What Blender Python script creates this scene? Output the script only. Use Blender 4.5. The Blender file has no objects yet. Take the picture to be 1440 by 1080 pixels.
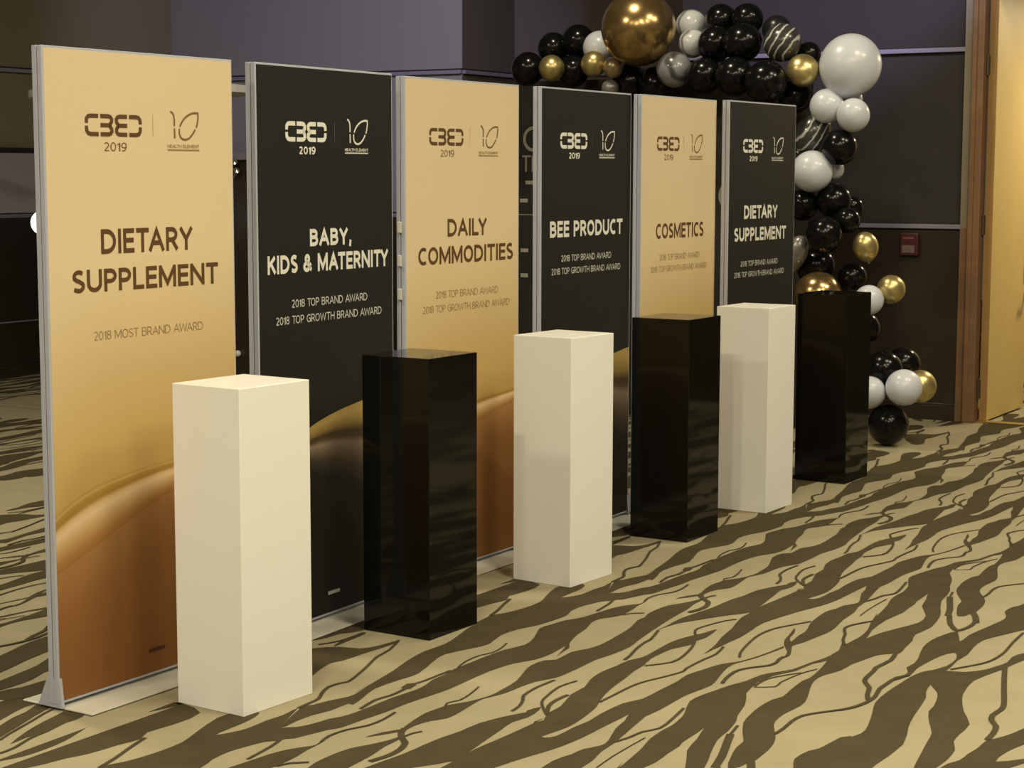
import bpy, bmesh, math
from mathutils import Vector, Matrix
from mathutils.geometry import tessellate_polygon
C = bpy.context.scene.collection

# ------------------------------------------------------------------ camera, world, lights, exposure
sc = bpy.context.scene
cam_d = bpy.data.cameras.new('camera'); cam = bpy.data.objects.new('camera', cam_d); C.objects.link(cam)
cam_d.sensor_width = 36.0; cam_d.lens = 64.68; cam_d.clip_end = 100
cam.matrix_world = (Matrix.Translation((0, 0, 1.6276)) @ Matrix.Rotation(math.pi/2 - 0.1138, 4, 'X') @ Matrix.Rotation(0.0016, 4, 'Z'))
sc.camera = cam
sc.view_settings.view_transform = 'Standard'; sc.view_settings.look = 'None'
sc.view_settings.gamma = 1.0; sc.view_settings.use_curve_mapping = False
sc.view_settings.exposure = 0.0

wd = bpy.data.worlds.new('hall_ambient'); sc.world = wd; wd.use_nodes = True
wd.node_tree.nodes['Background'].inputs[0].default_value = (0.55, 0.46, 0.32, 1)
wd.node_tree.nodes['Background'].inputs[1].default_value = AMBIENT = 0.16

CEIL = 4.6
AX = Vector((0.857, -0.515, 0)).normalized()      # along the back wall
UX = Vector((0.515, 0.857, 0)).normalized()       # along the row of sign boards, away from the camera
WARM = (1.0, 0.89, 0.64)
def lamp(name, kind, loc, power, col, **kw):
    d = bpy.data.lights.new(name, kind); d.energy = power; d.color = col
    for k, v in kw.items(): setattr(d, k, v)
    o = bpy.data.objects.new(name, d); C.objects.link(o); o.location = loc
    return o
def aim(o, p):
    o.rotation_euler = (Vector(p) - o.location).to_track_quat('-Z', 'Y').to_euler()
LAMPS = [(-1.7, 0.2), (-1.0, 0.0), (2.2, 1.6), (2.9, 1.8), (3.6, 5.4), (4.6, 8.4), (-3.6, 2.6), (-3.4, 7.6), (1.3, 4.6), (2.9, 8.6), (0.2, 10.6)]
LAMP_P = [190, 190, 58, 58, 82, 80, 110, 150, 128, 55, 60]
LAMP_D = [0.3, 0.3, 0.9, 0.9, 0.9, 0.9, 0.6, 0.6, 0.9, 0.9, 0.3]
for (x, y), w, dm in zip(LAMPS, LAMP_P, LAMP_D):
    lamp('downlight_glow', 'AREA', (x, y, CEIL - 0.06), w, WARM, shape='DISK', size=dm)
# stage wash: cool spots from the ceiling on the back wall
w1 = lamp('cool_wash_spot', 'SPOT', (-1.2, 11.2, 4.3), 360, (0.66, 0.66, 1.0), spot_size=math.radians(60), spot_blend=0.7, shadow_soft_size=0.08)
aim(w1, (-1.6, 15.6, 3.0))
w2 = lamp('cool_wash_spot', 'SPOT', (2.4, 9.2, 4.3), 680, (0.5, 0.47, 1.0), spot_size=math.radians(38), spot_blend=0.7, shadow_soft_size=0.08)
aim(w2, (2.3, 12.6, 3.2))
co = lamp('corridor_lamp_glow', 'AREA', (4.7, 13.0, 2.9), 72, (1.0, 0.82, 0.5), shape='DISK', size=0.4)

# ------------------------------------------------------------------ data: carpet stripes (along, across) in metres, balloons (code, x, y, z, radius, stretch)
FLOOR_LIGHT = (0.29, 0.255, 0.165)
FLOOR_DARK = (0.060, 0.047, 0.025)
STRIPES = [
  ((-0.963,0.010), (-0.911,0.002), (-0.827,-0.010), (-0.724,-0.035), (-0.590,-0.056), (-0.434,-0.092), (-0.345,-0.096), (-0.202,-0.103), (-0.101,-0.096), (0.021,-0.089), (0.162,-0.085), (0.114,-0.092), (0.142,-0.075), (0.206,-0.101), (0.296,-0.104), (0.426,-0.140), (0.521,-0.144), (0.607,-0.170), (0.703,-0.183), (0.794,-0.176), (0.883,-0.173), (0.941,-0.152), (1.032,-0.153), (1.134,-0.158), (1.220,-0.154), (1.307,-0.132), (1.355,-0.115), (1.429,-0.097), (1.290,-0.079), (1.234,-0.092), (1.181,-0.081), (1.090,-0.114), (1.007,-0.118), (0.939,-0.118), (0.851,-0.100), (0.778,-0.096), (0.683,-0.080), (0.588,-0.068), (0.499,-0.052), (0.400,-0.025), (0.354,-0.008), (0.272,0.008), (0.190,0.018), (0.139,0.021), (0.085,0.016), (-0.001,0.000), (-0.005,0.013), (0.028,0.034), (0.131,0.036), (0.206,0.044), (0.291,0.039), (0.424,0.045), (0.498,0.074), (0.617,0.077), (0.739,0.080), (0.818,0.073), (0.914,0.092), (0.984,0.107), (1.029,0.128), (1.064,0.150), (1.144,0.173), (1.231,0.188), (1.330,0.200), (1.308,0.210), (1.213,0.196), (1.126,0.180), (1.055,0.159), (1.006,0.149), (0.930,0.157), (0.822,0.181), (0.750,0.194), (0.666,0.183), (0.580,0.173), (0.429,0.175), (0.334,0.168), (0.280,0.166), (0.331,0.119), (0.283,0.114), (0.176,0.110), (0.056,0.107), (-0.048,0.096), (-0.132,0.076), (-0.243,0.046), (-0.451,0.008), (-0.572,0.015), (-0.689,0.022), (-0.764,0.017), (-0.834,0.016), (-0.894,0.011)),
  ((0.361,0.154), (0.338,0.115), (0.261,0.135), (0.182,0.147), (0.069,0.183), (0.015,0.187), (-0.041,0.160), (-0.100,0.154), (-0.179,0.138), (-0.349,0.153), (-0.426,0.172), (-0.491,0.187), (-0.563,0.189), (-0.653,0.199), (-0.597,0.173), (-0.531,0.162), (-0.462,0.134), (-0.571,0.157), (-0.646,0.171), (-0.720,0.202), (-0.771,0.232), (-0.807,0.247), (-0.846,0.255), (-0.884,0.258), (-0.856,0.267), (-0.818,0.265), (-0.744,0.239), (-0.702,0.225), (-0.646,0.239), (-0.575,0.248), (-0.510,0.256), (-0.458,0.262), (-0.374,0.257), (-0.257,0.240), (-0.121,0.233), (-0.039,0.216), (0.054,0.210), (0.144,0.197), (0.238,0.182), (0.334,0.168)),
  ((-0.335,-0.700), (-0.297,-0.666), (-0.250,-0.646), (-0.181,-0.633), (-0.143,-0.615), (-0.083,-0.604), (-0.008,-0.602), (0.107,-0.599), (0.212,-0.586), (0.279,-0.591), (0.342,-0.605), (0.414,-0.606), (0.462,-0.614), (0.516,-0.614), (0.661,-0.611), (0.780,-0.602), (0.878,-0.577), (0.974,-0.597), (1.104,-0.649), (1.172,-0.643), (1.258,-0.630), (1.332,-0.597), (1.510,-0.573), (1.581,-0.549), (1.617,-0.527), (1.648,-0.513), (1.728,-0.533), (1.662,-0.510), (1.596,-0.506), (1.535,-0.495), (1.440,-0.490), (1.387,-0.507), (1.346,-0.530), (1.280,-0.531), (1.192,-0.504), (1.090,-0.487), (0.977,-0.454), (0.924,-0.424), (0.860,-0.415), (0.798,-0.405), (0.876,-0.427), (0.933,-0.447), (0.823,-0.437), (0.728,-0.446), (0.638,-0.485), (0.520,-0.501), (0.385,-0.501), (0.285,-0.499), (0.181,-0.509), (0.078,-0.523), (-0.036,-0.527), (-0.133,-0.540), (-0.234,-0.549), (-0.272,-0.570), (-0.355,-0.594), (-0.404,-0.621)),
  ((-0.140,-0.773), (-0.088,-0.764), (-0.021,-0.746), (0.041,-0.723), (0.098,-0.725), (0.194,-0.747), (0.069,-0.725), (0.140,-0.736), (0.250,-0.756), (0.363,-0.776), (0.496,-0.808), (0.621,-0.826), (0.741,-0.820), (0.850,-0.840), (0.980,-0.873), (1.052,-0.881), (1.063,-0.890), (1.127,-0.897), (1.190,-0.900), (1.249,-0.874), (1.348,-0.856), (1.462,-0.855), (1.560,-0.885), (1.704,-0.925), (1.780,-0.912), (1.818,-0.880), (1.803,-0.845), (1.725,-0.827), (1.640,-0.825), (1.567,-0.820), (1.617,-0.794), (1.667,-0.780), (1.753,-0.782), (1.829,-0.774), (1.907,-0.779), (1.716,-0.700), (1.647,-0.621), (1.594,-0.655), (1.535,-0.672), (1.471,-0.685), (1.389,-0.680), (1.316,-0.660), (1.151,-0.676), (1.056,-0.707), (0.950,-0.717), (0.822,-0.688), (0.739,-0.708), (0.625,-0.744), (0.524,-0.725), (0.376,-0.685), (0.287,-0.695), (0.160,-0.704), (0.059,-0.678), (-0.024,-0.658), (-0.021,-0.678), (-0.110,-0.680), (-0.176,-0.698), (-0.250,-0.702), (-0.335,-0.700)),
  ((-0.274,-0.434), (-0.206,-0.419), (-0.155,-0.391), (-0.124,-0.396), (-0.069,-0.407), (0.012,-0.419), (0.070,-0.414), (0.131,-0.405), (0.186,-0.375), (0.278,-0.351), (0.354,-0.354), (0.467,-0.366), (0.589,-0.405), (0.655,-0.421), (0.735,-0.416), (0.764,-0.386), (0.875,-0.391), (0.936,-0.367), (1.015,-0.352), (1.167,-0.362), (1.284,-0.375), (1.397,-0.403), (1.451,-0.402), (1.507,-0.416), (1.582,-0.419), (1.665,-0.411), (1.729,-0.382), (1.788,-0.360), (1.842,-0.348), (1.802,-0.337), (1.735,-0.335), (1.653,-0.321), (1.548,-0.314), (1.466,-0.308), (1.457,-0.306), (1.287,-0.287), (1.128,-0.265), (1.042,-0.250), (0.923,-0.256), (0.824,-0.271), (0.737,-0.269), (0.629,-0.270), (0.563,-0.277), (0.492,-0.308), (0.415,-0.318), (0.323,-0.324), (0.240,-0.349), (0.185,-0.347), (0.099,-0.336), (0.011,-0.332), (-0.042,-0.361), (-0.102,-0.374), (-0.152,-0.372), (-0.175,-0.377)),
  ((-0.758,-0.278), (-0.730,-0.274), (-0.642,-0.276), (-0.538,-0.279), (-0.340,-0.253), (-0.242,-0.249), (-0.157,-0.243), (-0.082,-0.230), (0.015,-0.225), (0.112,-0.196), (0.187,-0.162), (0.201,-0.169), (0.256,-0.154), (0.220,-0.138), (0.144,-0.130), (0.073,-0.145), (-0.006,-0.134), (-0.130,-0.118), (-0.233,-0.103), (-0.322,-0.096), (-0.424,-0.158), (-0.540,-0.217), (-0.615,-0.253), (-0.675,-0.266)),
  ((-0.135,0.324), (-0.042,0.313), (0.059,0.298), (0.144,0.279), (0.242,0.273), (0.295,0.276), (0.392,0.263), (0.453,0.244), (0.552,0.212), (0.628,0.215), (0.682,0.225), (0.782,0.245), (0.855,0.268), (0.944,0.280), (1.001,0.307), (1.064,0.342), (1.171,0.360), (1.235,0.376), (1.295,0.384), (1.374,0.385), (1.228,0.400), (1.164,0.374), (1.049,0.359), (0.965,0.322), (0.876,0.310), (0.813,0.312), (0.497,0.360), (0.322,0.369), (0.266,0.372), (0.162,0.375), (0.126,0.383), (0.048,0.384), (-0.041,0.390), (-0.174,0.376), (-0.347,0.384), (-0.476,0.410), (-0.620,0.405), (-0.578,0.379), (-0.470,0.381), (-0.355,0.370), (-0.247,0.342), (-0.083,0.310)),
  ((0.813,0.312), (0.763,0.311), (0.687,0.343), (0.597,0.377), (0.488,0.402), (0.431,0.423), (0.325,0.443), (0.233,0.452), (0.100,0.491), (-0.012,0.526), (-0.194,0.552), (-0.326,0.538), (-0.411,0.556), (-0.520,0.568), (-0.629,0.575), (-0.581,0.506), (-0.476,0.410), (-0.280,0.452), (-0.155,0.491), (-0.034,0.478), (0.102,0.418), (0.215,0.396), (0.322,0.369), (0.567,0.328), (0.782,0.245)),
  ((-0.476,0.410), (-0.368,0.429), (-0.329,0.534), (-0.520,0.568), (-0.613,0.564), (-0.660,0.524), (-0.726,0.507), (-0.835,0.486), (-0.813,0.487), (-0.921,0.484), (-0.999,0.459), (-1.081,0.456), (-1.183,0.482), (-1.280,0.512), (-1.363,0.526), (-1.476,0.516), (-1.559,0.523), (-1.615,0.542), (-1.679,0.574), (-1.744,0.599), (-1.814,0.613), (-1.888,0.619), (-1.947,0.620), (-1.960,0.611), (-2.008,0.606), (-2.030,0.581), (-1.945,0.551), (-1.852,0.527), (-1.791,0.522), (-1.729,0.492), (-1.622,0.447), (-1.529,0.430), (-1.445,0.422), (-1.351,0.425), (-1.305,0.440), (-1.214,0.431), (-1.101,0.424), (-1.056,0.431), (-0.939,0.420), (-0.823,0.400), (-0.765,0.388), (-0.677,0.385), (-0.528,0.344), (-0.592,0.374), (-0.548,0.378)),
  ((-0.207,0.653), (-0.285,0.625), (-0.376,0.613), (-0.489,0.619), (-0.627,0.650), (-0.707,0.662), (-0.773,0.658), (-0.831,0.683), (-0.947,0.676), (-0.861,0.700), (-0.763,0.691), (-0.686,0.695), (-0.570,0.707), (-0.498,0.735), (-0.579,0.765), (-0.687,0.765), (-0.764,0.741), (-0.743,0.783), (-0.594,0.775), (-0.503,0.781), (-0.397,0.769), (-0.280,0.769), (-0.159,0.811), (-0.062,0.849), (0.036,0.887), (0.474,0.769), (0.341,0.736), (0.194,0.720), (0.076,0.743), (-0.020,0.734), (-0.116,0.720), (-0.236,0.704), (-0.344,0.704)),
  ((-2.016,0.769), (-1.935,0.736), (-1.863,0.709), (-1.775,0.716), (-1.720,0.743), (-1.641,0.756), (-1.542,0.785), (-1.457,0.775), (-1.322,0.740), (-1.214,0.710), (-1.088,0.702), (-0.970,0.704), (-0.846,0.710), (-0.769,0.733), (-0.742,0.778), (-0.902,0.815), (-0.916,0.791), (-1.023,0.808), (-1.086,0.829), (-1.285,0.859), (-1.408,0.883), (-1.578,0.925), (-1.794,0.921), (-1.931,0.909)),
  ((-0.769,0.733), (-0.745,0.779), (-0.724,0.841), (-0.666,0.886), (-0.598,0.909), (-0.535,0.925), (-0.451,0.920), (-0.384,0.939), (-0.313,0.981), (-0.428,1.012), (-0.478,0.965), (-0.599,0.943), (-0.672,0.926), (-0.812,0.897), (-0.943,0.909), (-1.027,0.926), (-1.163,0.973), (-1.285,1.029), (-1.399,1.034), (-1.476,1.041), (-1.552,1.069), (-1.654,1.077), (-1.731,1.073), (-1.829,1.077), (-1.826,1.035), (-1.642,0.998), (-1.515,0.976), (-1.427,0.960), (-1.320,0.916), (-1.218,0.882), (-1.166,0.879), (-1.052,0.855), (-0.990,0.830), (-0.919,0.787)),
  ((-1.412,1.119), (-1.507,1.118), (-1.565,1.111), (-1.635,1.108), (-1.724,1.083), (-1.767,1.178), (-1.489,1.298), (-1.528,1.259), (-1.595,1.198), (-1.488,1.200), (-1.397,1.222), (-1.315,1.251), (-1.114,1.197), (-1.244,1.179), (-1.342,1.154), (-1.399,1.128)),
  ((-1.032,-1.188), (-0.979,-1.175), (-0.919,-1.152), (-0.868,-1.146), (-0.791,-1.148), (-0.717,-1.162), (-0.647,-1.184), (-0.601,-1.193), (-0.536,-1.172), (-0.463,-1.168), (-0.412,-1.144), (-0.343,-1.121), (-0.275,-1.116), (-0.302,-1.160), (-0.286,-1.114), (-0.333,-1.004), (-0.461,-0.993), (-0.565,-1.007), (-0.623,-0.980), (-0.698,-0.996), (-0.802,-1.011), (-0.864,-1.036), (-0.934,-1.051), (-0.983,-1.068), (-1.061,-1.089), (-1.129,-1.130)),
  ((0.521,-1.104), (0.539,-1.035), (0.607,-1.002), (0.712,-0.986), (0.636,-0.972), (0.525,-0.982), (0.431,-0.988), (0.371,-0.994), (0.330,-1.007), (0.235,-0.985), (0.165,-0.962), (0.084,-0.960), (0.073,-1.012), (0.346,-1.163), (0.451,-1.180)),
  ((0.541,-1.245), (0.643,-1.260), (0.746,-1.297), (0.896,-1.287), (0.900,-1.216), (0.745,-1.175), (0.670,-1.215), (0.592,-1.222)),
  ((0.507,-1.126), (0.586,-1.153), (0.729,-1.160), (0.706,-1.137), (0.599,-1.131)),
  ((-0.648,-1.620), (-0.567,-1.610), (-0.495,-1.602), (-0.511,-1.534), (-0.516,-1.497), (-0.558,-1.504), (-0.638,-1.485), (-0.705,-1.464), (-0.808,-1.448)),
  ((-0.868,-1.383), (-0.742,-1.425), (-0.663,-1.453), (-0.606,-1.462), (-0.525,-1.495), (-0.436,-1.553), (-0.412,-1.513), (-0.511,-1.427), (-0.532,-1.431), (-0.625,-1.405), (-0.726,-1.369), (-0.825,-1.338), (-0.955,-1.289)),
  ((-0.854,-1.266), (-0.743,-1.315), (-0.642,-1.345), (-0.547,-1.366), (-0.431,-1.418), (-0.402,-1.371), (-0.548,-1.280), (-0.618,-1.278), (-0.694,-1.262), (-0.741,-1.257), (-0.784,-1.272)),
]
VEINS = [
  (0.012, ((-0.943,0.133), (-0.889,0.111), (-0.790,0.089), (-0.672,0.070), (-0.589,0.067), (-0.509,0.078), (-0.426,0.111), (-0.343,0.150))),
  (0.016, ((-1.267,0.216), (-1.206,0.202), (-1.119,0.193), (-1.066,0.206), (-1.022,0.233), (-0.985,0.259), (-0.938,0.265), (-0.900,0.257), (-0.856,0.257))),
  (0.010, ((0.810,0.318), (0.885,0.316), (0.944,0.331), (1.038,0.384))),
  (0.008, ((0.797,0.319), (0.838,0.376), (0.898,0.371), (1.029,0.387), (1.107,0.412))),
  (0.012, ((0.192,-0.094), (0.266,-0.152), (0.315,-0.180), (0.373,-0.195), (0.479,-0.213), (0.569,-0.198))),
  (0.018, ((0.206,-0.101), (0.277,-0.135), (0.345,-0.147), (0.414,-0.144))),
  (0.014, ((0.171,-0.204), (0.230,-0.212), (0.291,-0.236), (0.334,-0.259), (0.406,-0.269), (0.465,-0.270), (0.540,-0.264))),
  (0.013, ((0.393,-0.021), (0.499,-0.020), (0.598,-0.019), (0.664,-0.010), (0.715,0.006), (0.793,0.032), (0.854,0.046), (0.892,0.038), (1.025,0.040), (1.107,0.046), (1.211,0.026))),
  (0.012, ((1.310,-0.128), (1.368,-0.156), (1.431,-0.156), (1.554,-0.124), (1.597,-0.097))),
  (0.014, ((1.253,-0.101), (1.155,-0.066), (1.032,-0.040), (0.933,-0.037), (0.848,-0.094))),
  (0.013, ((0.060,0.207), (0.128,0.224), (0.190,0.231), (0.250,0.259), (0.349,0.250), (0.472,0.230))),
  (0.006, ((-0.167,0.272), (-0.056,0.264), (0.053,0.263), (0.144,0.264))),
  (0.016, ((-0.050,-0.611), (0.051,-0.628), (0.116,-0.616), (0.174,-0.617), (0.211,-0.620))),
  (0.040, ((0.207,-0.620), (0.251,-0.630), (0.262,-0.620))),
  (0.014, ((0.257,-0.628), (0.312,-0.619), (0.386,-0.617), (0.462,-0.614))),
  (0.009, ((0.505,-0.613), (0.581,-0.632), (0.669,-0.634), (0.726,-0.616), (0.792,-0.621), (0.863,-0.640))),
  (0.025, ((-0.142,-0.384), (-0.184,-0.369), (-0.229,-0.334), (-0.259,-0.303), (-0.311,-0.283), (-0.356,-0.278), (-0.396,-0.281), (-0.449,-0.293))),
  (0.012, ((-0.207,-0.339), (-0.173,-0.337), (-0.142,-0.323))),
  (0.012, ((1.671,-0.514), (1.731,-0.529), (1.806,-0.521), (1.872,-0.492), (1.948,-0.488), (2.027,-0.500))),
  (0.012, ((1.435,-0.488), (1.472,-0.473), (1.508,-0.432))),
  (0.009, ((0.084,-0.391), (0.141,-0.419), (0.188,-0.403), (0.260,-0.411), (0.346,-0.432))),
  (0.014, ((-0.610,-0.596), (-0.486,-0.612), (-0.407,-0.633))),
  (0.014, ((-0.753,-0.269), (-0.880,-0.234), (-0.928,-0.233), (-1.025,-0.218), (-1.114,-0.195), (-1.175,-0.186))),
  (0.020, ((-0.622,0.567), (-0.712,0.583), (-0.825,0.573), (-0.873,0.581), (-0.960,0.588), (-1.012,0.602), (-1.069,0.638), (-1.151,0.661), (-1.202,0.684))),
  (0.014, ((-1.680,0.572), (-1.613,0.573), (-1.533,0.566), (-1.464,0.572), (-1.403,0.608), (-1.356,0.641), (-1.306,0.673))),
  (0.018, ((-1.354,0.645), (-1.301,0.672), (-1.248,0.685), (-1.209,0.689), (-1.153,0.688), (-1.068,0.671), (-1.010,0.670), (-0.909,0.673), (-0.861,0.700))),
  (0.014, ((-0.602,0.377), (-0.538,0.347), (-0.456,0.324), (-0.378,0.292), (-0.311,0.299), (-0.223,0.339))),
  (0.012, ((0.393,0.445), (0.304,0.462))),
  (0.030, ((0.304,0.462), (0.236,0.483), (0.106,0.525), (0.002,0.550))),
  (0.025, ((0.013,0.553), (-0.116,0.597), (-0.199,0.645))),
  (0.030, ((0.106,0.612), (0.039,0.643), (-0.049,0.672))),
  (0.020, ((-0.003,0.656), (-0.072,0.669), (-0.149,0.666), (-0.210,0.648))),
  (0.022, ((-0.594,0.935), (-0.761,0.981), (-0.894,1.019), (-1.022,1.056), (-1.088,1.067), (-1.162,1.062), (-1.222,1.077), (-1.272,1.105), (-1.348,1.117), (-1.412,1.119))),
  (0.012, ((-0.723,0.791), (-0.660,0.825), (-0.599,0.856), (-0.533,0.875), (-0.419,0.881), (-0.267,0.868), (-0.104,0.861))),
  (0.016, ((-0.611,-0.974), (-0.701,-0.949), (-0.792,-0.919), (-0.879,-0.898))),
  (0.014, ((0.700,-0.985), (0.576,-0.937), (0.472,-0.919), (0.364,-0.879), (0.258,-0.844), (0.178,-0.822), (0.152,-0.832))),
  (0.016, ((0.152,-0.832), (0.097,-0.840), (0.024,-0.814), (-0.027,-0.787), (-0.080,-0.782), (-0.143,-0.779))),
  (0.015, ((0.504,-1.188), (0.586,-1.153), (0.709,-1.152))),
  (0.012, ((-0.845,-1.317), (-0.791,-1.338), (-0.675,-1.372), (-0.587,-1.401), (-0.523,-1.415))),
  (0.014, ((-0.932,-1.225), (-0.872,-1.229), (-0.790,-1.255), (-0.729,-1.263))),
]
BALLOONS = [
  ('b1', 0.101, 12.390, 2.320, 0.110, 1.04),
  ('g1', 0.257, 12.205, 2.314, 0.085, 1.06),
  ('b2', 0.272, 12.485, 2.461, 0.106, 1.05),
  ('b3', 0.434, 12.365, 2.500, 0.110, 1.04),
  ('b4', 0.401, 12.318, 2.302, 0.105, 1.09),
  ('w1', 0.569, 12.213, 2.448, 0.109, 1.04),
  ('g2', 0.526, 12.076, 2.335, 0.084, 1.06),
  ('g3', 0.647, 12.000, 2.308, 0.065, 1.14),
  ('s1', 0.632, 12.052, 2.179, 0.056, 1.08),
  ('G1', 0.800, 11.869, 2.546, 0.239, 1.02),
  ('b5', 0.762, 12.144, 2.224, 0.117, 1.04),
  ('b6', 0.923, 11.998, 2.204, 0.111, 1.04),
  ('m1', 1.147, 11.996, 2.574, 0.102, 1.05),
  ('m2', 1.144, 11.859, 2.452, 0.092, 1.05),
  ('m3', 1.023, 11.799, 2.284, 0.114, 1.04),
  ('b7', 1.320, 11.832, 2.597, 0.101, 1.05),
  ('b8', 1.470, 11.703, 2.591, 0.100, 1.05),
  ('b9', 1.273, 11.712, 2.438, 0.113, 1.08),
  ('b10', 1.422, 11.546, 2.435, 0.120, 1.07),
  ('b11', 1.199, 11.659, 2.237, 0.113, 1.08),
  ('b12', 1.368, 11.476, 2.223, 0.120, 1.07),
  ('b13', 1.539, 11.313, 2.181, 0.131, 1.07),
  ('b14', 1.648, 11.660, 2.522, 0.090, 1.10),
  ('m4', 1.644, 11.382, 2.424, 0.114, 1.08),
  ('b15', 1.821, 11.476, 2.362, 0.075, 1.06),
  ('g4', 1.759, 11.293, 2.252, 0.100, 0.96),
  ('b16', 1.749, 11.514, 2.108, 0.107, 1.08),
  ('W1', 2.034, 11.221, 2.279, 0.186, 1.02),
  ('w2', 1.899, 11.228, 2.037, 0.104, 1.00),
  ('w3', 2.037, 11.107, 1.978, 0.099, 1.09),
  ('w4', 2.071, 11.352, 2.085, 0.066, 1.00),
  ('m5', 1.836, 11.350, 1.882, 0.105, 1.25),
  ('b17', 1.975, 11.190, 1.790, 0.108, 1.04),
  ('w5', 1.820, 11.246, 1.645, 0.126, 1.00),
  ('w6', 1.970, 11.366, 1.658, 0.066, 1.00),
  ('b18', 1.965, 11.289, 1.468, 0.109, 1.04),
  ('b19', 1.787, 11.370, 1.440, 0.097, 1.09),
  ('b20', 2.098, 11.391, 1.423, 0.070, 1.12),
  ('b21', 2.029, 11.173, 1.350, 0.078, 1.06),
  ('b22', 1.879, 11.114, 1.266, 0.112, 1.08),
  ('g5', 2.136, 11.147, 1.192, 0.078, 1.22),
  ('s2', 1.733, 11.265, 1.144, 0.070, 1.75),
  ('b23', 1.881, 11.385, 1.060, 0.123, 1.07),
  ('b24', 2.083, 11.258, 1.001, 0.091, 1.10),
  ('G2', 1.858, 11.172, 0.893, 0.147, 1.03),
  ('w7', 2.138, 11.010, 0.879, 0.089, 1.05),
  ('g6', 2.282, 11.074, 0.939, 0.086, 1.10),
  ('b25', 2.138, 11.165, 0.695, 0.104, 1.08),
  ('b26', 2.250, 11.070, 0.453, 0.116, 1.04),
  ('b27', 2.401, 11.216, 0.472, 0.104, 1.08),
  ('w8', 2.140, 10.949, 0.328, 0.097, 1.13),
  ('w9', 2.332, 10.876, 0.367, 0.109, 1.00),
  ('g7', 2.461, 11.021, 0.359, 0.098, 1.04),
  ('b28', 2.267, 10.988, 0.130, 0.123, 1.14),
]
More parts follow.
